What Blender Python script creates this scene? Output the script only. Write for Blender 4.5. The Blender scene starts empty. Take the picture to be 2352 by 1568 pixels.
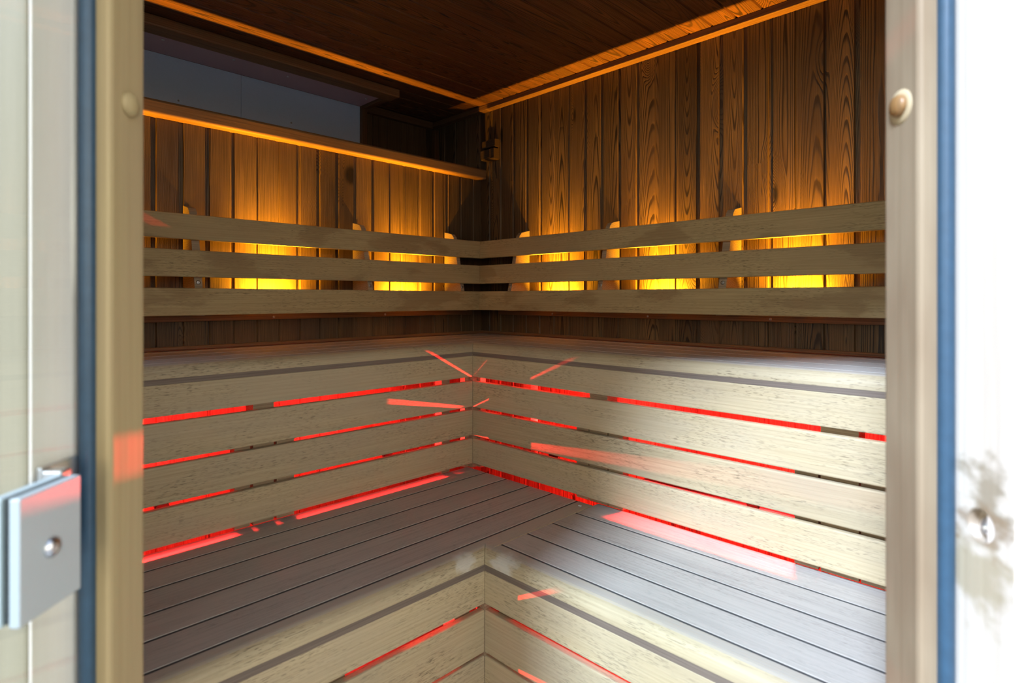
import bpy, bmesh, math, random
from mathutils import Vector, Matrix

random.seed(7)
SC = bpy.context.scene
COL = SC.collection
PI = math.pi

# ------------------------------------------------------------------ camera
FLOOR_TO_EYE = 1.03                      # eye height; heights below are given from eye level
YAW = 0.7779
CX, CY = 1.932, -1.7637
cd = bpy.data.cameras.new('camera')
cam = bpy.data.objects.new('camera', cd)
COL.objects.link(cam)
cam.location = (CX, CY, FLOOR_TO_EYE)
cam.rotation_euler = (PI / 2, 0, YAW)
cd.sensor_width = 36.0
cd.lens = 1330.65 / 2352 * 36.0
cd.shift_y = -99.1 / 2352
cd.clip_start = 0.02
cd.dof.use_dof = True
cd.dof.focus_distance = 1.85
cd.dof.aperture_fstop = 4.0
SC.camera = cam

# ------------------------------------------------------------------ view and sampling
SC.view_settings.view_transform = 'Standard'
SC.view_settings.look = 'None'
SC.view_settings.gamma = 1.0
SC.view_settings.exposure = 0.0
SC.cycles.use_denoising = True
SC.cycles.max_bounces = 8
SC.cycles.diffuse_bounces = 5
SC.cycles.glossy_bounces = 3
SC.cycles.transparent_max_bounces = 8
SC.cycles.sample_clamp_indirect = 3.0
SC.cycles.caustics_reflective = False
SC.cycles.caustics_refractive = False

# ------------------------------------------------------------------ sky and sun
W = bpy.data.worlds.new('sky')
SC.world = W
W.use_nodes = True
wn = W.node_tree
bg = wn.nodes['Background']
tc = wn.nodes.new('ShaderNodeTexCoord')
sp = wn.nodes.new('ShaderNodeSeparateXYZ')
rp = wn.nodes.new('ShaderNodeValToRGB')
els = rp.color_ramp.elements
els[0].position = 0.0; els[0].color = (0.16, 0.15, 0.12, 1)          # dark garden below the horizon line
els[1].position = 1.0; els[1].color = (0.20, 0.29, 0.44, 1)
for p_, c_ in ((0.03, (1.0, 0.93, 0.77, 1)), (0.10, (1.75, 1.60, 1.32, 1)), (0.22, (0.95, 0.90, 0.78, 1)), (0.42, (0.38, 0.39, 0.40, 1))):
    e_ = els.new(p_); e_.color = c_
wn.links.new(tc.outputs['Generated'], sp.inputs[0])
wn.links.new(sp.outputs['Z'], rp.inputs[0])
wn.links.new(rp.outputs[0], bg.inputs[0])
SKY = 4.0
bg.inputs[1].default_value = SKY

FW = Vector((-math.sin(YAW), math.cos(YAW), 0))
RT = Vector((math.cos(YAW), math.sin(YAW), 0))
EL = math.radians(43)
travel = (FW + 0.70 * RT).normalized() * math.cos(EL) + Vector((0, 0, -math.sin(EL)))
sd = bpy.data.lights.new('sun', 'SUN')
sun = bpy.data.objects.new('sun', sd)
COL.objects.link(sun)
sun.rotation_euler = travel.to_track_quat('-Z', 'Y').to_euler()
sun.location = (4, -6, 6)
sd.energy = 11.0
sd.angle = math.radians(11)
sd.color = (0.62, 0.76, 1.0)

AMBER = (1.0, 0.44, 0.015)
RED = (1.0, 0.02, 0.018)
AMBER_W = 80.0
RED_W = 38.0
STRIP_W = 12.0

# ------------------------------------------------------------------ node helpers
class G:
    def __init__(s, name):
        s.m = bpy.data.materials.new(name)
        s.m.use_nodes = True
        s.t = s.m.node_tree
        s.b = s.t.nodes['Principled BSDF']
    def n(s, typ, **kw):
        nd = s.t.nodes.new(typ)
        for k, v in kw.items():
            setattr(nd, k, v)
        return nd
    def put(s, sock, v):
        if hasattr(v, 'is_output') or isinstance(v, bpy.types.NodeSocket):
            s.t.links.new(v, sock)
        else:
            sock.default_value = v
    def math(s, op, a, b=None, c=None, clamp=False):
        nd = s.n('ShaderNodeMath', operation=op, use_clamp=clamp)
        s.put(nd.inputs[0], a)
        if b is not None: s.put(nd.inputs[1], b)
        if c is not None: s.put(nd.inputs[2], c)
        return nd.outputs[0]
    def vmul(s, v, k):
        nd = s.n('ShaderNodeVectorMath', operation='MULTIPLY')
        s.put(nd.inputs[0], v); nd.inputs[1].default_value = k
        return nd.outputs[0]
    def noise(s, v, scale=1.0, detail=2.0, rough=0.5):
        nd = s.n('ShaderNodeTexNoise')
        s.put(nd.inputs['Vector'], v)
        nd.inputs['Scale'].default_value = scale
        nd.inputs['Detail'].default_value = detail
        nd.inputs['Roughness'].default_value = rough
        return nd.outputs[0]
    def ss(s, x, lo, hi, a=0.0, b=1.0):
        nd = s.n('ShaderNodeMapRange', interpolation_type='SMOOTHSTEP')
        s.put(nd.inputs[0], x)
        for i, v in enumerate((lo, hi, a, b)): nd.inputs[i + 1].default_value = v
        return nd.outputs[0]
    def mix(s, f, a, b, mode='MIX'):
        nd = s.n('ShaderNodeMix', data_type='RGBA', blend_type=mode)
        s.put(nd.inputs[0], f)
        s.put(nd.inputs[6], a if not isinstance(a, tuple) else (*a, 1))
        s.put(nd.inputs[7], b if not isinstance(b, tuple) else (*b, 1))
        return nd.outputs[2]
    def attr(s, name):
        return s.n('ShaderNodeAttribute', attribute_name=name)

def wood(name, light, dark, freq=150.0, ring=0.6, tilt=0.05, pores=0.0, fiber=0.35, blotch=None,
         blotch_amt=0.0, tint=0.25, rough=0.55, spec=0.3, bump=0.15, knots=0.0, worn=None, stain=None, cut=(0.50, 0.80), warp=0.022, top=None):
    """solid wood: rings around a tilted pith, fibres, pores, blotches; grain runs along gco.x"""
    g = G(name)
    at = g.attr('gco'); v = at.outputs['Vector']
    rnd = g.attr('rnd').outputs['Fac']
    sx = g.n('ShaderNodeSeparateXYZ'); g.put(sx.inputs[0], v)
    u, vv, ww = sx.outputs
    n1 = g.noise(g.vmul(v, (1.1, 6, 6)), detail=2)
    n2 = g.noise(g.vmul(v, (6, 60, 60)), detail=2)
    tl = g.math('MULTIPLY', g.math('MULTIPLY_ADD', rnd, 2.0, -1.0), tilt)
    w2 = g.math('ADD', g.math('MULTIPLY_ADD', g.math('FLOORED_MODULO', u, 2.5), tl, ww), g.math('MULTIPLY_ADD', n1, warp, -0.5 * warp))
    rr = g.math('SQRT', g.math('ADD', g.math('MULTIPLY', vv, vv), g.math('MULTIPLY', w2, w2)))
    rr = g.math('ADD', rr, g.math('MULTIPLY_ADD', n2, 0.0016, -0.0008))
    kn = None
    if knots:
        vo = g.n('ShaderNodeTexVoronoi'); g.put(vo.inputs['Vector'], g.vmul(v, (2.3, 9.0, 3.0))); vo.inputs['Scale'].default_value = 1.0
        kn = g.ss(vo.outputs['Distance'], 0.0, 0.32, 1.0, 0.0)
        rr = g.math('ADD', rr, g.math('MULTIPLY', kn, 0.03))
        core = g.ss(vo.outputs['Distance'], 0.05, 0.11, 1.0, 0.0)
    fr = g.math('FRACT', g.math('MULTIPLY', rr, freq))
    late = g.math('MULTIPLY', g.ss(fr, cut[0], cut[1]), g.ss(fr, 0.86, 1.0, 1.0, 0.0))
    fib = g.noise(g.vmul(v, (5, 240, 240)), detail=4, rough=0.65)
    fb = g.ss(fib, 0.33, 0.68)
    f = g.math('ADD', g.math('MULTIPLY', late, ring), g.math('MULTIPLY', fb, fiber), clamp=True)
    c = g.mix(f, light, dark)
    if pores:
        po = g.noise(g.vmul(v, (60, 700, 700)), detail=1)
        pm = g.math('MULTIPLY', g.ss(po, 0.57, 0.67), g.ss(g.noise(g.vmul(v, (5, 22, 22)), detail=2), 0.36, 0.62))
        c = g.mix(g.math('MULTIPLY', pm, pores), c, tuple(x * 0.35 for x in dark))
    if blotch is not None:
        bn = g.ss(g.noise(g.vmul(v, (2.2, 7, 7)), detail=4, rough=0.6), 0.38, 0.68)
        c = g.mix(g.math('MULTIPLY', bn, blotch_amt), c, blotch)
    if knots:
        c = g.mix(g.math('MULTIPLY', core, knots), c, tuple(x * 0.25 for x in dark))
    if stain is not None:            # wet/soaked zones with ragged ends along the grain
        col, amt, lo, hi = stain
        sn = g.ss(g.noise(g.vmul(v, (3.0, 9, 9)), detail=5, rough=0.55), lo, hi)
        c = g.mix(g.math('MULTIPLY', sn, amt), c, col)
    t = g.math('MULTIPLY_ADD', rnd, tint * 2, 1 - tint)
    cc = g.n('ShaderNodeCombineXYZ')
    for i in range(3): g.put(cc.inputs[i], t)
    c = g.mix(1.0, c, cc.outputs[0], 'MULTIPLY')
    if top:                          # the sat-on upper face has gone grey
        ge = g.n('ShaderNodeNewGeometry'); sz = g.n('ShaderNodeSeparateXYZ'); g.put(sz.inputs[0], ge.outputs['Normal'])
        c = g.mix(g.math('MULTIPLY', g.ss(sz.outputs[2], 0.88, 0.995), g.math('MULTIPLY_ADD', fb, 0.3, 0.65)), c, top)
    if worn:                         # pale rubbed spots where the edge has been worn
        geo = g.n('ShaderNodeNewGeometry')
        for (p, rad, amt, wcol) in worn:
            vd = g.n('ShaderNodeVectorMath', operation='DISTANCE')
            g.put(vd.inputs[0], geo.outputs['Position']); vd.inputs[1].default_value = p
            d = g.math('ADD', vd.outputs['Value'], g.math('MULTIPLY_ADD', g.noise(g.vmul(geo.outputs['Position'], (1, 1, 1.6)), 38, 5), 0.08, -0.04))
            c = g.mix(g.math('MULTIPLY', g.ss(d, rad * 0.35, rad, 1.0, 0.0), amt), c, wcol)
    g.put(g.b.inputs['Base Color'], c)
    g.put(g.b.inputs['Roughness'], g.math('MULTIPLY_ADD', fb, 0.15, rough - 0.05))
    g.b.inputs['Specular IOR Level'].default_value = spec
    bp = g.n('ShaderNodeBump'); bp.inputs['Strength'].default_value = bump; bp.inputs['Distance'].default_value = 0.002
    g.put(bp.inputs['Height'], g.math('MULTIPLY', f, -1.0))
    g.put(g.b.inputs['Normal'], bp.outputs[0])
    return g.m

def plain(name, col, rough=0.5, metal=0.0, spec=0.5, mottled=0.0, scale=60):
    g = G(name)
    tcn = g.n('ShaderNodeTexCoord')
    if mottled:
        nz = g.noise(tcn.outputs['Object'], scale, 4)
        g.put(g.b.inputs['Base Color'], g.mix(nz, tuple(x * (1 - mottled) for x in col), tuple(min(1, x * (1 + mottled)) for x in col)))
    else:
        g.b.inputs['Base Color'].default_value = (*col, 1)
    g.b.inputs['Roughness'].default_value = rough
    g.b.inputs['Metallic'].default_value = metal
    g.b.inputs['Specular IOR Level'].default_value = spec
    return g.m

def emitter(name, col, k):
    g = G(name)
    g.b.inputs['Base Color'].default_value = (*col, 1)
    g.b.inputs['Emission Color'].default_value = (*col, 1)
    g.b.inputs['Emission Strength'].default_value = k
    return g.m

E0 = FLOOR_TO_EYE
A, B = 0.4139, 0.4185          # upper bench fronts, from the left and the right wall
LA, LB = 0.932, 0.8404         # lower bench fronts
HU, HL = -0.1559, -0.593       # seat heights from eye level
HC = 0.85                      # ceiling from eye level

M = {}
M['pine'] = wood('dark pine boards', (0.152, 0.092, 0.038), (0.015, 0.009, 0.0045), freq=390, ring=0.85, tilt=0.05, fiber=0.42, warp=0.012,
                 blotch=(0.075, 0.042, 0.02), blotch_amt=0.7, tint=0.38, rough=0.5, spec=0.35, bump=0.3, knots=0.9)
M['ceil'] = wood('dark ceiling boards', (0.15, 0.058, 0.020), (0.020, 0.008, 0.004), freq=390, ring=0.85, tilt=0.05, fiber=0.42, warp=0.012,
                 blotch=(0.06, 0.024, 0.01), blotch_amt=0.6, tint=0.2, rough=0.5, spec=0.35, bump=0.3, knots=0.9)
M['trim'] = wood('stained batten', (0.17, 0.085, 0.036), (0.07, 0.033, 0.015), freq=160, ring=0.4, fiber=0.4, tint=0.12, rough=0.5)
M['beam'] = wood('oiled shelf board', (0.22, 0.115, 0.045), (0.10, 0.05, 0.02), freq=160, ring=0.35, fiber=0.4, tint=0.05, rough=0.5)
M['slat'] = wood('pale bench slat', (0.50, 0.402, 0.245), (0.36, 0.28, 0.16), freq=120, ring=0.25, tilt=0.02, pores=0.75, fiber=0.45,
                 blotch=(0.40, 0.335, 0.235), blotch_amt=0.5, tint=0.07, rough=0.6, spec=0.25)
M['nose'] = wood('pale rounded nosing', (0.50, 0.41, 0.255), (0.36, 0.285, 0.165), freq=120, ring=0.25, tilt=0.02, pores=0.75, fiber=0.4,
                 blotch=(0.33, 0.26, 0.18), blotch_amt=0.45, tint=0.05, rough=0.55, top=(0.44, 0.39, 0.33),
                 worn=[((LA - 0.004, -LB - 0.05, E0 + HL - 0.014), 0.04, 0.6, (0.62, 0.60, 0.54)), ((LA + 0.055, -LB - 0.001, E0 + HL - 0.016), 0.045, 0.7, (0.62, 0.60, 0.54))])
M['seat'] = wood('grey worn seat plank', (0.455, 0.41, 0.355), (0.325, 0.29, 0.25), freq=140, ring=0.25, tilt=0.02, pores=0.5, fiber=0.5,
                 blotch=(0.49, 0.44, 0.375), blotch_amt=0.5, tint=0.08, rough=0.5, spec=0.3)
M['strip'] = wood('dark inlay strip', (0.20, 0.155, 0.12), (0.125, 0.095, 0.075), freq=200, ring=0.3, fiber=0.5, tint=0.04, rough=0.6)
M['back'] = wood('honey backrest slat', (0.46, 0.34, 0.165), (0.30, 0.205, 0.09), freq=130, ring=0.25, tilt=0.02, pores=0.7, fiber=0.45,
                 blotch=(0.33, 0.23, 0.115), blotch_amt=0.55, tint=0.08, rough=0.55, stain=((0.23, 0.14, 0.06), 0.5, 0.54, 0.60))
M['joint'] = plain('dark gap shade', (0.045, 0.045, 0.045), 0.7, mottled=0.6, scale=120)  # near-black colour standing in for shade between the seat planks
M['bracket'] = wood('bracket wood', (0.36, 0.27, 0.17), (0.2, 0.14, 0.085), freq=150, ring=0.4, fiber=0.4, tint=0.1)
M['jamb'] = wood('pale jamb wood', (0.82, 0.74, 0.68), (0.74, 0.65, 0.58), freq=60, ring=0.3, tilt=0.0, fiber=0.3, blotch=(0.66, 0.57, 0.50), blotch_amt=0.3, tint=0.03, rough=0.55)
M['stop'] = wood('tan door stop', (0.36, 0.28, 0.14), (0.28, 0.205, 0.095), freq=60, ring=0.3, tilt=0.0, fiber=0.3, blotch=(0.33, 0.24, 0.14), blotch_amt=0.5, tint=0.03, rough=0.5)
M['stopr'] = wood('weathered door stop', (0.29, 0.225, 0.15), (0.22, 0.165, 0.10), freq=60, ring=0.3, tilt=0.0, fiber=0.3, blotch=(0.19, 0.13, 0.08), blotch_amt=0.8, tint=0.03, rough=0.5)
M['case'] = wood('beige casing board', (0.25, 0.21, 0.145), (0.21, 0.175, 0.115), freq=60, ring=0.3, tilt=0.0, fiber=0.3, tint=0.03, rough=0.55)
M['plug'] = wood('brown wooden plug', (0.27, 0.145, 0.055), (0.16, 0.085, 0.03), freq=200, ring=0.4, tint=0.02, rough=0.35, spec=0.5)
M['ringw'] = plain('bare wood ring', (0.46, 0.36, 0.22), 0.6, mottled=0.15)
M['blue'] = plain('blue rubber', (0.024, 0.062, 0.105), 0.38, mottled=0.25, scale=90)
M['panel'] = plain('blue grey board', (0.58, 0.74, 0.92), 0.6, mottled=0.06, scale=250)
M['soffit'] = plain('mauve grey board', (0.52, 0.36, 0.40), 0.6, mottled=0.06, scale=250)
M['steel'] = plain('steel', (0.62, 0.62, 0.64), 0.28, metal=1.0)
M['zinc'] = plain('dull screw', (0.35, 0.33, 0.31), 0.4, metal=1.0)
M['alu'] = plain('satin aluminium', (0.43, 0.48, 0.50), 0.45, metal=0.35, mottled=0.03, scale=300)
M['black'] = plain('black rubber', (0.012, 0.013, 0.016), 0.5)
M['dark'] = wood('blackened wood', (0.06, 0.036, 0.02), (0.025, 0.015, 0.009), freq=150, ring=0.4, tint=0.1)
M['floor'] = plain('grey floor tile', (0.22, 0.20, 0.18), 0.6, mottled=0.2, scale=12)
M['deck'] = plain('pale terrace', (0.26, 0.25, 0.23), 0.8, mottled=0.12, scale=8)
M['amber'] = emitter('amber diode', (1.0, 0.45, 0.03), 6.0)
M['redled'] = emitter('red diode', (1.0, 0.03, 0.03), 6.0)
gg = G('clear glass')
gg.t.nodes.remove(gg.b)
tr = gg.n('ShaderNodeBsdfTransparent'); tr.inputs[0].default_value = (0.95, 0.98, 0.97, 1)
gl = gg.n('ShaderNodeBsdfGlossy'); gl.inputs['Roughness'].default_value = 0.02
lw = gg.n('ShaderNodeLayerWeight'); lw.inputs[0].default_value = 0.5
fz = gg.math('MULTIPLY_ADD', gg.math('POWER', lw.outputs['Facing'], 5.0), 0.96, 0.04)
mx = gg.n('ShaderNodeMixShader')
gg.t.links.new(fz, mx.inputs[0]); gg.t.links.new(tr.outputs[0], mx.inputs[1]); gg.t.links.new(gl.outputs[0], mx.inputs[2])
gg.t.links.new(mx.outputs[0], gg.t.nodes['Material Output'].inputs[0])
M['glass'] = gg.m

# ------------------------------------------------------------------ mesh helpers
class MB:
    """collects boards; each board carries its own grain coordinates"""
    def __init__(s):
        s.v, s.f, s.g, s.r, s.sm = [], [], [], [], []
    def add(s, verts, faces, axis, rnd=None, off=None, smooth=False):
        b = len(s.v)
        r = random.random() if rnd is None else rnd
        c = [sum(p[i] for p in verts) / len(verts) for i in range(3)]
        o = off or (random.uniform(0, 20), random.uniform(-0.02, 0.02), random.choice((-1, 1)) * random.uniform(0.02, 0.06))
        k = {'x': (0, 1, 2), 'y': (1, 0, 2), 'z': (2, 0, 1)}[axis]
        for p in verts:
            q = Vector(p)
            s.v.append(q)
            s.g.append((q[k[0]] - c[k[0]] + o[0], q[k[1]] - c[k[1]] + o[1], q[k[2]] - c[k[2]] + o[2]))
            s.r.append(r)
        for f in faces:
            s.f.append([i + b for i in f]); s.sm.append(smooth)
    def box(s, lo, hi, axis='z', bev=0.0, tf=None, rnd=None, off=None):
        bm = bmesh.new()
        bmesh.ops.create_cube(bm, size=1)
        for w in bm.verts:
            w.co = Vector([lo[i] + (w.co[i] + 0.5) * (hi[i] - lo[i]) for i in range(3)])
        if bev:
            bmesh.ops.bevel(bm, geom=bm.edges[:], offset=bev, segments=2, affect='EDGES', profile=0.5)
        bm.verts.index_update()
        vs = [w.co.copy() for w in bm.verts]
        fs = [[w.index for w in f.verts] for f in bm.faces]
        bm.free()
        n0 = len(s.v)
        s.add(vs, fs, axis, rnd, off)
        if tf:
            for i in range(n0, len(s.v)): s.v[i] = tf(s.v[i])
    def build(s, name, mat, parent=None, origin=None, smooth_angle=None):
        me = bpy.data.meshes.new(name)
        org = Vector(origin) if origin else Vector((0, 0, 0))
        me.from_pydata([tuple(p - org) for p in s.v], [], s.f)
        a = me.attributes.new('gco', 'FLOAT_VECTOR', 'POINT'); a.data.foreach_set('vector', [x for q in s.g for x in q])
        a = me.attributes.new('rnd', 'FLOAT', 'POINT'); a.data.foreach_set('value', s.r)
        bm = bmesh.new(); bm.from_mesh(me); bmesh.ops.recalc_face_normals(bm, faces=bm.faces[:]); bm.to_mesh(me); bm.free()
        if any(s.sm): me.polygons.foreach_set('use_smooth', [bool(x) for x in s.sm])
        me.materials.append(mat)
        o = bpy.data.objects.new(name, me)
        COL.objects.link(o)
        o.location = org
        if parent is not None:
            o.parent = parent
            o.location = org - parent_world(parent)
        return o

def parent_world(p):
    v = Vector((0, 0, 0))
    while p is not None:
        v += p.location; p = p.parent
    return v

def thing(name, loc, label=None, cat=None, group=None, kind=None):
    o = bpy.data.objects.new(name, None)
    COL.objects.link(o)
    o.empty_display_size = 0.1
    o.location = loc
    return tag(o, label, cat, group, kind)

def tag(o, label=None, cat=None, group=None, kind=None):
    if label: o['label'] = label
    if cat: o['category'] = cat
    if group: o['group'] = group
    if kind: o['kind'] = kind
    return o

# run coordinates: d = distance out from the wall, s = distance from the room corner, h = height from eye level
def P(side, d, s, h):
    return Vector((d, -s, h + E0)) if side == 'L' else Vector((s, -d, h + E0))
AX = {'L': 'y', 'R': 'x'}

def rrect(d0, d1, h0, h1, r, n=3):
    pts = []
    for (cd_, ch, a0) in ((d1 - r, h1 - r, 0), (d0 + r, h1 - r, 90), (d0 + r, h0 + r, 180), (d1 - r, h0 + r, 270)):
        for i in range(n + 1):
            t = math.radians(a0 + 90 * i / n)
            pts.append((cd_ + r * math.cos(t), ch + r * math.sin(t)))
    return pts

def extr(mb, side, prof, s0, s1, rnd=None, smooth=False):
    n = len(prof)
    f0 = s0 if callable(s0) else (lambda d, h: s0)
    f1 = s1 if callable(s1) else (lambda d, h: s1)
    vs = [P(side, d, f0(d, h), h) for d, h in prof] + [P(side, d, f1(d, h), h) for d, h in prof]
    fs = [[i, (i + 1) % n, n + (i + 1) % n, n + i] for i in range(n)]
    b = len(mb.f)
    mb.add(vs, fs + [list(range(n))[::-1], list(range(n, 2 * n))], AX[side], rnd)

def lathe(mb, prof, center, axis_dir, seg=20, smooth=True):
    z = Vector(axis_dir).normalized()
    x = z.orthogonal().normalized(); y = z.cross(x)
    vs, fs = [], []
    c = Vector(center)
    for r, t in prof:
        for i in range(seg):
            a = 2 * PI * i / seg
            vs.append(c + z * t + (x * math.cos(a) + y * math.sin(a)) * r)
    for j in range(len(prof) - 1):
        for i in range(seg):
            fs.append([j * seg + i, j * seg + (i + 1) % seg, (j + 1) * seg + (i + 1) % seg, (j + 1) * seg + i])
    fs.append(list(range(seg))[::-1]); fs.append(list(range((len(prof) - 1) * seg, len(prof) * seg)))
    mb.add(vs, fs, 'z', smooth=smooth)

def screw_mb(c, n, r=0.004, hgt=0.0022):
    mb = MB()
    lathe(mb, [(r, -0.001), (r, hgt * 0.4), (r * 0.75, hgt), (r * 0.42, hgt), (r * 0.36, hgt * 0.35)], c, n, 14)
    return mb

def boards(mb, side, edges, h0, h1, depth=0.016, d_face=0.0, groove=0.015, gdep=0.0045):
    """tongue and groove boards seen from the room; edges are positions along the wall"""
    for s0, s1 in zip(edges[:-1], edges[1:]):
        g = groove
        prof = [(0.0, s0 + 0.0008), (-0.0, s1 - g), (-gdep, s1 - g + 0.003), (-gdep, s1), (-depth, s1), (-depth, s0)]
        # profile in (d, s); extrude in h
        vs = [P(side, d_face + d, s, h0) for d, s in prof] + [P(side, d_face + d, s, h1) for d, s in prof]
        n = len(prof)
        fs = [[i, (i + 1) % n, n + (i + 1) % n, n + i] for i in range(n)] + [list(range(n))[::-1], list(range(n, 2 * n))]
        mb.add(vs, fs, 'z')

def rng(a, b, step):
    out = [a]
    while out[-1] + step < b - 1e-4: out.append(out[-1] + step)
    out.append(b)
    return out

FL = -E0
def ych(x, z):      # y of the door wall's inner line at a given x
    return CY + (z - (x - CX) * FW.x) / FW.y
def xch(y, z):
    return CX + (z - (y - CY) * FW.y) / FW.x
# ------------------------------------------------------------------ room shell
WX, WY = 2.35, -2.30
mb = MB(); e = [0.0, 0.0595] + [0.1305 + 0.0731 * k for k in range(29)]; e = [x for x in e if x < 2.27] + [2.30]
boards(mb, 'L', e, FL, 0.55)
tag(mb.build('wall_left', M['pine']), kind='structure')
mb = MB(); e = [-0.36, -0.25, -0.17, -0.09, 0.0, 0.0665] + [0.137 + 0.0761 * k for k in range(40)]; e = [x for x in e if x < 2.32] + [2.35]
boards(mb, 'R', e, FL, HC)
tag(mb.build('wall_right', M['pine']), kind='structure')
mb = MB(); boards(mb, 'L', rng(-0.016, 2.30, 0.075), 0.45, HC, d_face=-0.33, groove=0.008)
tag(mb.build('wall_back', M['pine']), kind='structure')
mb = MB()
for y0 in rng(ych(WX, 0.60) + 0.01, 0.0, 0.075)[:-1]:
    mb.box((WX, y0, 0), (WX + 0.016, y0 + 0.074, E0 + HC), 'z')
tag(mb.build('wall_near_right', M['pine']), kind='structure')
mb = MB()
for x0 in rng(0.0, xch(WY, 0.60) - 0.085, 0.075)[:-1]:
    mb.box((x0, WY - 0.016, 0), (x0 + 0.074, WY, E0 + HC), 'z')
tag(mb.build('wall_near_left', M['pine']), kind='structure')
# ceiling boards run parallel to the left wall
mb = MB()
xe = 1.184
while xe > -0.33: xe -= 0.0772
while xe < WX:
    x0, x1 = max(xe, -0.346), min(xe + 0.0772, WX)
    z = E0 + HC
    prof = [(x0 + 0.004, 0), (x1 - 0.004, 0), (x1, 0.005), (x1, 0.018), (x0, 0.018), (x0, 0.005)]
    n = len(prof)
    vs = [(x, max(WY, ych(x, 0.55)), z + h) for x, h in prof] + [(x, 0.016, z + h) for x, h in prof]
    fs = [[i, (i + 1) % n, n + (i + 1) % n, n + i] for i in range(n)] + [list(range(n))[::-1], list(range(n, 2 * n))]
    mb.add(vs, fs, 'y')
    xe += 0.0772
tag(mb.build('ceiling', M['ceil']), kind='structure')
mb = MB()
pl_ = [(-0.36, 0.03), (-0.36, WY - 0.03), (xch(WY - 0.03, 0.5), WY - 0.03), (WX + 0.03, ych(WX + 0.03, 0.5)), (WX + 0.03, 0.03)]
n = len(pl_)
mb.add([(x, y, E0 + HC + 0.018) for x, y in pl_] + [(x, y, E0 + HC + 0.06) for x, y in pl_], [[i, (i + 1) % n, n + (i + 1) % n, n + i] for i in range(n)] + [list(range(n))[::-1], list(range(n, 2 * n))], 'x')
tag(mb.build('ceiling_outer', M['dark']), kind='structure')
mb = MB()
pl_ = [(-0.36, 0.03), (-0.36, WY - 0.03), (xch(WY - 0.03, 0.5), WY - 0.03), (WX + 0.03, ych(WX + 0.03, 0.5)), (WX + 0.03, 0.03)]
n = len(pl_)
mb.add([(x, y, -0.04) for x, y in pl_] + [(x, y, 0.0) for x, y in pl_], [[i, (i + 1) % n, n + (i + 1) % n, n + i] for i in range(n)] + [list(range(n))[::-1], list(range(n, 2 * n))], 'x')
tag(mb.build('floor', M['floor']), kind='structure')

# door wall, in its own frame: r to the right, z into the room
def D(r, z, h):
    p = RT * r + FW * z
    return Vector((CX + p.x, CY + p.y, h + E0))
def dbox(mb, r0, r1, z0, z1, h0, h1, axis='z', bev=0.0, rnd=None, off=None):
    mb.box((r0, z0, h0), (r1, z1, h1), axis, bev, tf=lambda q: D(q.x, q.y, q.z), rnd=rnd, off=off)
HEAD = 0.845
mb = MB()
dbox(mb, -1.46, -0.425, 0.50, 0.60, FL, HC + 0.1)
dbox(mb, 0.432, 1.26, 0.50, 0.60, FL, HC + 0.1)
tag(mb.build('wall_front', M['pine']), kind='structure')

mb = MB(); mb.box((-3.5, -7.5, -0.10), (7.5, 2.0, -0.045), 'x')
tag(mb.build('ground', M['deck']), kind='structure')

# trims of the ceiling and the recess
def trimbar(n, pts, mat='trim', bev=0.002):
    mb = MB()
    for lo, hi, ax in pts: mb.box(lo, hi, ax, bev)
    return tag(mb.build('trim_%d' % n, M[mat]), kind='structure')
trimbar(1, [((-0.33, -0.035, E0 + 0.828), (2.30, -0.0005, E0 + 0.8495), 'x')])
trimbar(2, [((-0.33, -0.40, E0 + 0.818), (-0.305, -0.037, E0 + 0.8495), 'y'), ((-0.33, -0.025, E0 + 0.57), (-0.305, -0.0005, E0 + 0.818), 'z'),
            ((-0.33, -0.425, E0 + 0.57), (-0.30, -0.40, E0 + 0.8495), 'z'), ((-0.30, -0.425, E0 + 0.825), (-0.13, -0.40, E0 + 0.8495), 'x')])
trimbar(3, [((-0.118, -2.28, E0 + 0.815), (-0.045, -0.405, E0 + 0.8495), 'y')], 'beam', 0.006)
trimbar(4, [((0.0005, -2.28, E0 + HU + 0.001), (0.012, -0.012, E0 + HU + 0.012), 'y'), ((0.0005, -0.012, E0 + HU + 0.001), (2.30, -0.0005, E0 + HU + 0.012), 'x')])

# ------------------------------------------------------------------ shelf and boards in the recess
mb = MB(); extr(mb, 'L', rrect(-0.33, 0.035, 0.529, 0.574, 0.008, 4), 0.002, 2.28)
sh = mb.build('shelf_board', M['beam'], origin=(0, -1.1, E0 + 0.529))
tag(sh, 'long brown wooden shelf edge above the left wall boards, amber glow beneath', 'shelf')
t = thing('wall_panel', (-0.328, -1.3, E0 + 0.575), 'blue-grey board at the back of the recess above the left shelf', 'panel')
mb = MB()
for y0, y1 in ((-2.28, -1.5), (-1.499, -0.9285), (-0.9275, -0.4265)):
    mb.box((-0.3295, y0, E0 + 0.5745), (-0.318, y1, E0 + 0.8375), 'y', 0.0004)
mb.build('board', M['panel'], t)
for (y, h) in ((-0.735, 0.70), (-1.14, 0.69), (-0.52, 0.66)):
    screw_mb((-0.318, y, E0 + h), (1, 0, 0), 0.0035).build('screw', M['zinc'], t)
t = thing('ceiling_panel', (-0.23, -1.3, E0 + 0.838), 'mauve-grey board under the recess ceiling, held by round screws', 'panel')
mb = MB()
for y0, y1 in ((-2.28, -0.47), (-0.469, -0.4265)):
    mb.box((-0.3175, y0, E0 + 0.838), (-0.120, y1, E0 + 0.849), 'y', 0.0004)
mb.build('board', M['soffit'], t)
for (x, y) in ((-0.19, -1.0), (-0.205, -0.80), (-0.21, -0.462), (-0.19, -1.22)):
    screw_mb((x, y, E0 + 0.838), (0, 0, -1), 0.005, 0.004).build('screw', M['steel'], t)

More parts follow.
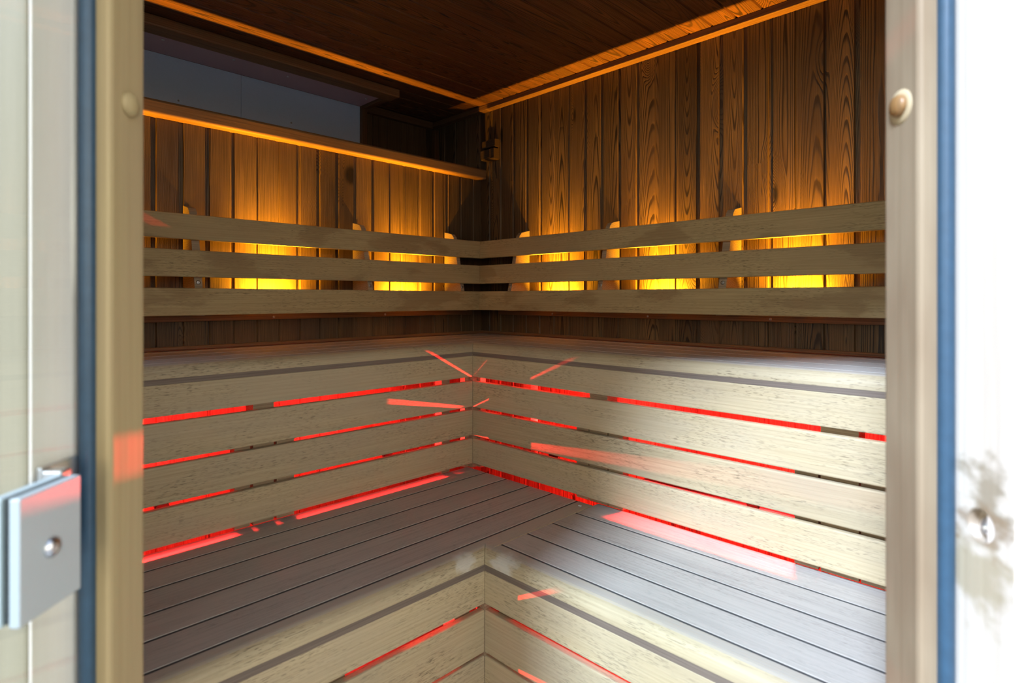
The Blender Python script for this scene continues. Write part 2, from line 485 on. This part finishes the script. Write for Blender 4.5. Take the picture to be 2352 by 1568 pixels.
# ------------------------------------------------------------------ benches
NOSE = 0.054
def nose_prof(Wd, hs, rd=0.030, rh=0.029, n=8):
    top = [(Wd - NOSE + 0.002, hs - 0.031), (Wd - NOSE + 0.002, hs - 0.002), (Wd - NOSE + 0.004, hs)]
    arc = [(Wd - rd + rd * math.sin(PI / 2 * i / n), hs - rh + rh * math.cos(PI / 2 * i / n)) for i in range(n + 1)]
    return top + [(Wd - rd, hs)] + arc + [(Wd, hs - 0.031)]

def bench(name, side, label, Wd, Wo, hs, d_in, s_in, s_end, gaps, slats, posts, strip, fas):
    """Wd own depth, Wo depth of the other run, d_in/s_in where the planks start"""
    t = thing(name, P(side, Wd - 0.1, (Wo + s_end) / 2, hs - 0.43 if hs < -0.4 else hs - 0.42), label, 'bench')
    rd = 0.030
    # seat planks, their gaps closed and darkened by added strips
    ed = [d_in] + gaps
    start = s_in if side == 'L' else Wo + 0.0015
    for d0, d1 in zip(ed[:-1], ed[1:]):
        r = 0.0014
        a, b = d0 + 0.003, d1 - 0.003
        prof = [(b - r, hs), (b - 0.001, hs - 0.001), (b, hs - r), (b, hs - 0.015), (b, hs - 0.027), (a, hs - 0.027), (a, hs - r), (a + 0.001, hs - 0.001), (a + r, hs)]
        mb = MB(); extr(mb, side, prof, start + random.uniform(0, 0.002), s_end)
        pk = mb.build('seat_plank', M['seat'], t)
        mb = MB(); extr(mb, side, [(b + 0.0002, hs - 0.0006), (b + 0.0058, hs - 0.0006), (b + 0.0058, hs - 0.024), (b + 0.0002, hs - 0.024)], start, s_end)  # added strip whose dark colour keeps the gap line dark in sun
        tag(mb.build('gap_shade_strip', M['joint'], pk), 'dark strip standing in for the shade of the plank gap')
    # nosing, mitred in the inside corner
    np_ = nose_prof(Wd, hs)
    mb = MB()
    if side == 'L':
        def e0(d, h): return Wo - (Wd - d)
        prof = [p for p in np_ if p[0] >= Wd - rd - 1e-9]
        extr(mb, side, [(Wd - rd, hs - 0.031)] + prof, lambda d, h: Wo - (Wd - d) + 0.0006, s_end)
        flat = [(Wd - NOSE + 0.002, hs - 0.031), (Wd - NOSE + 0.002, hs - 0.002), (Wd - NOSE + 0.004, hs), (Wd - rd, hs), (Wd - rd, hs - 0.031)]
        extr(mb, side, flat, s_in, s_end, rnd=mb.r[0])
        extr(mb, side, [(Wd - rd, hs - 0.031), (Wd - rd, hs), (Wd - 0.001, hs), (Wd, hs - 0.001), (Wd, hs - 0.031)], s_in, Wo - rd, rnd=mb.r[0])
        g0 = mb.g[0]
    else:
        prof = [p for p in np_ if p[0] >= Wd - rd - 1e-9]
        extr(mb, side, [(Wd - rd, hs - 0.031)] + prof, lambda d, h: Wo - (Wd - d) + 0.0006, s_end)
        flat = [(Wd - NOSE + 0.002, hs - 0.031), (Wd - NOSE + 0.002, hs - 0.002), (Wd - NOSE + 0.004, hs), (Wd - rd, hs), (Wd - rd, hs - 0.031)]
        extr(mb, side, flat, Wo + 0.0015, s_end, rnd=mb.r[0])
    # one grain for the whole nosing
    c = Vector((0, 0, 0)); k = (1, 0, 2) if side == 'L' else (0, 1, 2)
    ref = P(side, Wd - 0.02, 1.2, hs - 0.015); o = (random.uniform(0, 20), 0.01, 0.05)
    mb.g = [tuple(q[k[i]] - ref[k[i]] + o[i] for i in range(3)) for q in mb.v]
    nb = mb.build('nosing_board', M['nose'], t)
    s0 = Wo + 0.0006
    mb = MB(); extr(mb, side, [(Wd - 0.024, hs + strip[1]), (Wd - 0.024, hs + strip[0]), (Wd - 0.0003, hs + strip[0]), (Wd - 0.0003, hs + strip[1])], s0, s_end)
    tag(mb.build('inlay_strip', M['strip'], nb), 'dark strip')
    mb = MB(); extr(mb, side, rrect(Wd - 0.022, Wd, hs + fas, hs + strip[1] - 0.0002, 0.002), s0, s_end)
    mb.build('fascia_board', M['slat'], t)
    for h1, h0 in slats:
        mb = MB(); extr(mb, side, rrect(Wd - 0.020, Wd - 0.0005, hs + h0, hs + h1, 0.0035), s0, s_end)
        mb.build('front_slat', M['slat'], t)
    if side == 'L':                  # square post standing in the inside corner behind the slat ends
        mb = MB(); extr(mb, side, rrect(Wd - 0.030, Wd - 0.0004, (HL if hs > -0.4 else FL) + 0.002, hs - 0.033, 0.0015), Wo - 0.030, Wo - 0.0004)
        mb.build('support_post', M['bracket'], t)
    for q_ in posts:
        p0, p1, dd, h0, h1 = q_[:5]; back = q_[5] if len(q_) > 5 else 0.0
        mb = MB(); extr(mb, side, rrect(Wd - 0.020 - dd - back, Wd - 0.0205 - back, h0, h1, 0.002), p0, p1)
        mb.build('support_post', M['bracket'], t)
    return t

US = [(-0.133, -0.223), (-0.2332, -0.3224), (-0.333, -0.4205)]
LS = [(-0.138, -0.238), (-0.245, -0.345)]
gu = [0.0665, 0.1645, 0.2625]
bench('upper_bench', 'L', 'upper bench along the left wall, pale slatted front under the blue-grey panel', A, B, HU, 0.013, 0.0125, 2.27,
      gu + [A - NOSE], US,
      [(0.4195, 0.437, 0.025, HL + 0.002, HU - 0.12), (0.505, 0.540, 0.035, HL + 0.002, HU - 0.12), (1.108, 1.162, 0.05, HL + 0.002, HU - 0.032), (1.170, 1.209, 0.03, HL + 0.002, HU - 0.20), (1.052, 1.100, 0.03, HL + 0.002, HU - 0.20)],
      (-0.031, -0.0443), -0.118)
bench('upper_bench', 'R', 'upper bench along the right wall, its slatted front catching the daylight', B, A, HU, 0.013, 0.0125, 2.29,
      gu + [B - NOSE], US,
      [(0.4150, 0.432, 0.025, HL + 0.002, HU - 0.12), (0.577, 0.612, 0.035, HL + 0.002, HU - 0.033, 0.065), (0.905, 0.968, 0.05, HL + 0.002, HU - 0.032), (0.857, 0.900, 0.03, HL + 0.002, HU - 0.20), (0.972, 1.02, 0.03, HL + 0.002, HU - 0.20),  # second post here is added, set deep to cut off the red streak
       (1.527, 1.600, 0.05, HL + 0.002, HU - 0.032), (1.473, 1.522, 0.03, HL + 0.002, HU - 0.20), (1.604, 1.66, 0.03, HL + 0.002, HU - 0.20)],
      (-0.031, -0.0443), -0.118)
bench('lower_bench', 'L', 'lower bench on the left side, grey seat planks with red glow along the back', LA, LB, HL, A - 0.028, B + 0.0015, 1.87,
      [0.484, 0.582, 0.683, 0.781, LA - NOSE], LS,
      [(0.87, 0.915, 0.04, FL + 0.002, HL - 0.033), (1.19, 1.26, 0.05, FL + 0.002, HL - 0.033)],
      (-0.029, -0.046), -0.123)
bench('lower_bench', 'R', 'lower bench on the right side, planks bright with daylight', LB, LA, HL, B - 0.028, 0.0, 1.985,
      [0.4985, 0.598, 0.695, LB - NOSE], LS,
      [(0.96, 1.005, 0.04, FL + 0.002, HL - 0.033), (1.50, 1.57, 0.05, FL + 0.002, HL - 0.033)],
      (-0.029, -0.046), -0.123)

# ------------------------------------------------------------------ backrests
def boff(h): return 0.1373 - (h + 0.0095) * 0.217
BS = [(0.2447, 0.1703), (0.1389, 0.0613), (0.0291, -0.0481)]
def backrest(side, label, s_end, brackets, rail_s):
    t = thing('backrest', P(side, 0.05, 1.1, -0.05), label, 'backrest')
    for h1, h0 in BS:
        th = 0.019; r = 0.002
        prof = []
        for (dx, h) in ((0, h0 + r), (0, h1 - r), (-r, h1), (-th + r, h1), (-th, h1 - r), (-th, h0 + r), (-th + r, h0), (-r, h0)):
            prof.append((boff(h) + dx, h))
        mb = MB(); extr(mb, side, prof, lambda d, h: d + 0.0004, s_end)
        mb.build('backrest_slat', M['back'], t)
    for s0, s1 in brackets:
        prof = [(0.0005, -0.05)]
        fo = lambda h: boff(h) - 0.0195
        prof += [(fo(-0.05), -0.05), (fo(0.245), 0.245)]
        # hooked top
        prof += [(fo(0.245) - 0.004, 0.256), (fo(0.245) - 0.016, 0.268), (0.010, 0.277), (0.0005, 0.279)]
        mb = MB(); extr(mb, side, prof, s0, s1)
        br = mb.build('bracket', M['bracket'], t)
        mb = MB(); nrm = Vector((1, 0, 0)) if side == 'L' else Vector((0, -1, 0))
        lathe(mb, [(0.006, -0.002), (0.006, 0.0012), (0.0035, 0.002), (0.0015, 0.0015)], P(side, fo(0.046), (s0 + s1) / 2, 0.046), nrm, 14)
        mb.build('bracket_screw', M['zinc'], br)
    mb = MB(); extr(mb, side, rrect(0.0005, 0.022, -0.070, -0.0505, 0.002), rail_s, s_end)
    rl = mb.build('mounting_rail', M['trim'], t)
    for s in (0.52, 0.95, 1.36, 1.75):
        nrm = Vector((1, 0, 0)) if side == 'L' else Vector((0, -1, 0))
        screw_mb(P(side, 0.022, s + (0 if side == 'L' else -0.08), -0.0615), nrm, 0.004).build('rail_screw', M['zinc'], rl)
backrest('L', 'slatted wooden backrest along the left wall, three honey boards', 2.27, [(0.194, 0.211), (0.627, 0.646), (1.195, 1.216), (1.8, 1.82)], 0.074)
backrest('R', 'slatted wooden backrest along the right wall, three boards with strong amber glow', 2.29, [(0.278, 0.297), (0.722, 0.740), (1.162, 1.185), (1.72, 1.742)], 0.134)

# ------------------------------------------------------------------ lamps
def lamp(name, side, d, s, h, label, group, kind, power, aim, cone, rad, mat):
    p = P(side, d, s, h)
    aim = (P(side, aim[0], aim[1], aim[2]) - P(side, 0, 0, 0))
    t = thing(name, p, label, 'lamp', group)
    z = Vector(aim).normalized()
    mb = MB(); lathe(mb, [(0.012, -0.022), (0.015, -0.020), (0.015, -0.004), (0.013, -0.004), (0.0125, -0.007)], p, z, 18)
    mb.build('housing', M['black'], t)
    mb = MB(); lathe(mb, [(0.0124, -0.0068), (0.011, -0.005), (0.005, -0.004)], p, z, 18)
    mb.build('lens', mat, t)
    ld = bpy.data.lights.new(name + '_light', 'SPOT')
    ld.energy = power; ld.color = AMBER if kind == 'a' else RED
    ld.spot_size = math.radians(cone); ld.spot_blend = 1.0 if kind == 'a' else 0.2; ld.shadow_soft_size = rad
    lo = bpy.data.objects.new('glow', ld); COL.objects.link(lo)
    lo.parent = t; lo.rotation_euler = z.to_track_quat('-Z', 'Y').to_euler()
    if kind == 'a':                      # second beam, added and tilted into the wall to pool the glow low
        l2 = ld.copy(); l2.spot_size = math.radians(150); l2.spot_blend = 1.0; l2.energy = power * 0.62
        lo2 = bpy.data.objects.new('spill', l2); COL.objects.link(lo2); lo2.parent = t; lo2.rotation_euler = (P(side, -0.75, 0, 0.65) - P(side, 0, 0, 0)).to_track_quat('-Z', 'Y').to_euler()
    return t

for i, s in enumerate((0.424, 0.953, 1.52)):
    lamp('amber_lamp', 'L', 0.058, s, -0.020, ['small amber uplight behind the left backrest, nearest the corner', 'small amber uplight behind the middle of the left backrest', 'small amber uplight behind the left backrest, nearest the door'][i],
         'amber uplights behind the backrests', 'a', AMBER_W, (0, 0, 1), 68, 0.004, M['amber'])
for i, s in enumerate((0.469, 0.927, 1.357, 1.83)):
    lamp('amber_lamp', 'R', 0.042, s, -0.020, ['small amber uplight behind the right backrest, nearest the corner', 'small amber uplight behind the right backrest, second from the corner', 'small amber uplight behind the right backrest, third from the corner', 'small amber uplight behind the right backrest, nearest the door'][i],
         'amber uplights behind the backrests', 'a', AMBER_W, (0, 0, 1), 68, 0.004, M['amber'])
RG = 'red lamps under the benches'
def red_strip(side, d, h, s0, s1, label):
    p = P(side, d, (s0 + s1) / 2, h)
    t = thing('red_light_strip', p, label, 'lamp', RG)
    mb = MB(); extr(mb, side, rrect(d - 0.014, d - 0.0015, h - 0.006, h + 0.006, 0.001), s0, s1)
    mb.build('channel', M['black'], t)
    mb = MB(); extr(mb, side, [(d - 0.0014, h - 0.004), (d - 0.0014, h + 0.004), (d - 0.0004, h + 0.004), (d - 0.0004, h - 0.004)], s0 + 0.002, s1 - 0.002)
    mb.build('diffuser', M['redled'], t)
    ld = bpy.data.lights.new('red_light_strip_light', 'AREA')
    ld.shape = 'RECTANGLE'; ld.energy = STRIP_W * (s1 - s0) * (0.9 if side == 'L' else 1.2); ld.color = RED; ld.spread = math.radians(50)
    lo = bpy.data.objects.new('glow', ld); COL.objects.link(lo); lo.parent = t
    z = P(side, 1, 0, -0.15) - P(side, 0, 0, 0)
    lo.rotation_euler = z.to_track_quat('-Z', 'Y').to_euler()
    ld.size = s1 - s0 - 0.004; ld.size_y = 0.006
    lo.location = P(side, 0.0005, 0, 0) - P(side, 0, 0, 0)
    return t
for side, lab, d, h in (('L', 'left', 0.149, -0.50), ('R', 'right', 0.12, -0.439)):
    lamp('red_lamp', side, d, 0.64, h, 'small red spot lamp under the %s upper bench, facing the slats near the corner' % lab, RG, 'r', RED_W * 1.7 if side == 'L' else RED_W * 3.2, (1, -0.35, 0.45) if side == 'L' else (1, 0, 0.56), 80 if side == 'L' else 76, 0.0015, M['redled'])
    red_strip(side, *((0.30, -0.530) if side == 'L' else (0.26, -0.5435)), *((0.50, 2.05) if side == 'L' else (1.00, 1.51)), 'thin red light strip low under the %s upper bench, facing the planks' % lab)
    for i, s in enumerate((0.72, 1.36, 1.95)):
        lamp('red_flood', side, 0.33, s, -0.50, 'red flood lamp under the %s upper bench lighting the wall, %s' % (lab, ('nearest the corner', 'in the middle', 'nearest the door')[i]),
             RG, 'r', RED_W * 2.0, (-1, 0, 0.2), 160, 0.02, M['redled'])
lamp('red_lamp', 'L', 0.66, 1.06, -0.857, 'small red spot lamp under the left lower bench, facing its slats', RG, 'r', RED_W, (1, -0.5, 0.3), 58, 0.0015, M['redled'])
for side, lab, d in (('L', 'left', 0.80), ('R', 'right', 0.72)):
    for i, s in enumerate((1.15, 1.62)):
        lamp('red_flood', side, d, s, -0.90, 'red flood lamp under the %s lower bench, %s' % (lab, ('nearest the corner', 'nearest the door')[i]),
             RG, 'r', RED_W * 1.3, (-1, 0, 0.6), 150, 0.02, M['redled'])

# ------------------------------------------------------------------ sensor on the right wall
t = thing('temperature_sensor', P('R', 0.0, 0.095, 0.60), 'small dark wooden sensor box on the right wall near the corner', 'sensor')
mb = MB(); extr(mb, 'R', rrect(0.0003, 0.010, 0.605, 0.685, 0.002), 0.052, 0.118)
mb.build('back_plate', M['dark'], t)
mb = MB(); extr(mb, 'R', rrect(0.0105, 0.045, 0.604, 0.648, 0.003), 0.048, 0.128)
mb.build('lower_block', M['dark'], t)
mb = MB(); extr(mb, 'R', rrect(0.0105, 0.040, 0.656, 0.688, 0.003), 0.050, 0.130)
mb.build('upper_block', M['dark'], t)
mb = MB(); extr(mb, 'R', rrect(0.0455, 0.050, 0.608, 0.644, 0.001), 0.050, 0.108)
mb.build('cover', M['dark'], t)

# ------------------------------------------------------------------ door frame
t = thing('door_1', D(0, 0.54, FL), kind='structure')
HB = HEAD
def part(name, mat, *boxes, parent=None, bev=0.0015):
    mb = MB()
    for b_ in boxes: dbox(mb, *b_, bev=bev)
    return mb.build(name, M[mat], parent or t)
def rounded_stop(r_edge, r_out, mat, sgn):
    mb = MB()
    dbox(mb, min(r_edge, r_out), max(r_edge, r_out), 0.535, 0.586, FL, HB, bev=0.003)
    return mb.build('door_stop', M[mat], t)
part('jamb', 'jamb', (-0.4245, -0.400, 0.482, 0.60, FL, HB + 0.03))
# right jamb with a counterbored screw hole
HZ, HH, HR = 0.503, -0.197, 0.0145
mb = MB()
dbox(mb, 0.407, 0.4315, 0.469, 0.60, FL, HH - 0.022, rnd=0.5, off=(3.0, 0, 0.04))
dbox(mb, 0.407, 0.4315, 0.469, 0.60, HH + 0.022, HB + 0.03, rnd=0.5, off=(3.0, 0, 0.04))
dbox(mb, 0.407, 0.4315, HZ + 0.022, 0.60, HH - 0.022, HH + 0.022, rnd=0.5)
dbox(mb, 0.407, 0.4315, 0.469, HZ - 0.022, HH - 0.022, HH + 0.022, rnd=0.5)
vs, fs = [], []
N = 32
for i in range(N):
    a = 2 * PI * i / N
    ca, sa = math.cos(a), math.sin(a)
    k = 0.022 / max(abs(ca), abs(sa))
    for (r_, kk) in ((0.407, k), (0.407, HR), (0.4165, HR * 0.96), (0.4165, 0.001)):
        vs.append(D(r_, HZ + ca * kk, HH + sa * kk))
for i in range(N):
    for j in range(3):
        fs.append([4 * i + j, 4 * ((i + 1) % N) + j, 4 * ((i + 1) % N) + j + 1, 4 * i + j + 1])
mb.add(vs, fs, 'z', 0.5)
M['jambr'] = wood('pale stained jamb wood', (0.64, 0.585, 0.51), (0.54, 0.47, 0.39), freq=60, ring=0.3, tilt=0.0, fiber=0.3, blotch=(0.55, 0.46, 0.385), blotch_amt=0.3, tint=0.03, rough=0.55,
                  worn=[(tuple(D(0.407, 0.497, HH + 0.03)), 0.034, 0.75, (0.24, 0.19, 0.12)), (tuple(D(0.407, 0.505, HH - 0.045)), 0.045, 0.7, (0.33, 0.27, 0.16)), (tuple(D(0.411, HZ, HH)), 0.03, 0.7, (0.26, 0.18, 0.11))])
jr = mb.build('jamb', M['jambr'], t)
# grain in metres along the post for every piece of it
mb = MB(); lathe(mb, [(0.0085, -0.001), (0.0085, 0.002), (0.007, 0.0042), (0.0035, 0.0042), (0.003, 0.002)], D(0.4165, HZ, HH - 0.002), -RT, 20)
mb.build('sunk_screw', M['steel'], jr)
sl = part('door_stop', 'stop', (-0.400, -0.371, 0.535, 0.586, FL, HB), bev=0.004)
sr = part('door_stop', 'stopr', (0.376, 0.407, 0.535, 0.586, FL, HB), bev=0.004)
mb = MB(); lathe(mb, [(0.0115, -0.001), (0.0115, 0.002), (0.0095, 0.0048), (0.005, 0.0065), (0.001, 0.007)], D(-0.371, 0.561, 0.187), RT, 22)
mb.build('wooden_plug', M['stop'], sl)
mb = MB(); lathe(mb, [(0.0105, -0.001), (0.0105, 0.003), (0.009, 0.0055), (0.005, 0.0072), (0.001, 0.0077)], D(0.376, 0.561, 0.186), -RT, 22)
pr = mb.build('wooden_plug', M['plug'], sr)
mb = MB(); lathe(mb, [(0.017, -0.001), (0.0165, 0.0006), (0.0108, 0.0008)], D(0.376, 0.561, 0.185), -RT, 26)
tag(mb.build('washer_ring', M['ringw'], sr), 'pale ring of bare wood')
def seal(r0, r1):
    mb = MB(); n = 8; vs = []
    rc, rw = (r0 + r1) / 2, (r1 - r0) / 2
    prof = [(r0, 0.535), (r0, 0.532)] + [(rc - rw * math.cos(PI * i / n), 0.532 - 0.006 * math.sin(PI * i / n)) for i in range(1, n)] + [(r1, 0.532), (r1, 0.535)]
    k = len(prof)
    vs = [D(r, z, FL) for r, z in prof] + [D(r, z, HB) for r, z in prof]
    fs = [[i, (i + 1) % k, k + (i + 1) % k, k + i] for i in range(k)] + [list(range(k))[::-1], list(range(k, 2 * k))]
    mb.add(vs, fs, 'z', smooth=False)
    tag(mb.build('rubber_seal', M['blue'], t), 'blue rubber door seal')
seal(-0.3975, -0.3842)
seal(0.3925, 0.406)
part('head_jamb', 'jamb', (-0.400, 0.407, 0.482, 0.60, HB, HB + 0.025))
part('head_stop', 'stop', (-0.371, 0.376, 0.535, 0.586, HB - 0.025, HB - 0.001))
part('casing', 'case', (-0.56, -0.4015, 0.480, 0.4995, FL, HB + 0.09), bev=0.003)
part('casing', 'jamb', (0.408, 0.56, 0.467, 0.4995, FL, HB + 0.09), bev=0.003)
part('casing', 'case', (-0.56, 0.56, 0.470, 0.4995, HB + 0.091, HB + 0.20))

# ------------------------------------------------------------------ glass door, swung open towards the viewer
t = thing('glass_door', D(-0.371, 0.2, FL + 0.01), 'clear frameless glass door standing open at the left jamb', 'door')
mb = MB(); dbox(mb, -0.3735, -0.3685, -0.20, 0.490, FL + 0.012, HB - 0.03)
mb.build('glass_pane', M['glass'], t)
def hinge(hc):
    hg = bpy.data.objects.new('hinge', None); COL.objects.link(hg); hg.parent = t; hg.empty_display_size = 0.05
    hg.location = D(-0.371, 0.454, hc) - Vector(t.location)
    mb = MB(); dbox(mb, -0.3682, -0.360, 0.4236, 0.484, hc - 0.0475, hc + 0.0475, bev=0.0012)
    mb.build('clamp_plate', M['alu'], hg)
    mb = MB(); dbox(mb, -0.3820, -0.3738, 0.4236, 0.484, hc - 0.0475, hc + 0.0475, bev=0.0012)
    mb.build('clamp_plate', M['alu'], hg)
    mb = MB(); dbox(mb, -0.3737, -0.3683, 0.4275, 0.4835, hc - 0.0465, hc + 0.0465)
    mb.build('clamp_gasket', M['black'], hg)
    mb = MB(); lathe(mb, [(0.0078, -0.001), (0.0078, 0.0012), (0.006, 0.003), (0.003, 0.0042), (0.0008, 0.0046)], D(-0.360, 0.4534, hc), RT, 22)
    mb.build('clamp_screw', M['steel'], hg)
    mb = MB()
    dbox(mb, -0.3995, -0.3945, 0.486, 0.534, hc - 0.03, hc + 0.052, bev=0.001)
    dbox(mb, -0.3945, -0.377, 0.4845, 0.497, hc - 0.03, hc + 0.050, bev=0.002)
    mb.build('wall_bracket', M['steel'], hg)
hinge(-0.1945)

# ------------------------------------------------------------------ little things
mb = MB(); mb.box((0.905, -0.452, E0 + HL + 0.0003), (0.914, -0.447, E0 + HL + 0.0022), 'x', 0.0006)
tag(mb.build('paper_scrap', plain('white scrap', (0.75, 0.76, 0.8), 0.7)), 'tiny white scrap lying on the lower bench plank near the corner seam', 'scrap')

# structure pieces that carry no label of their own stay as they are
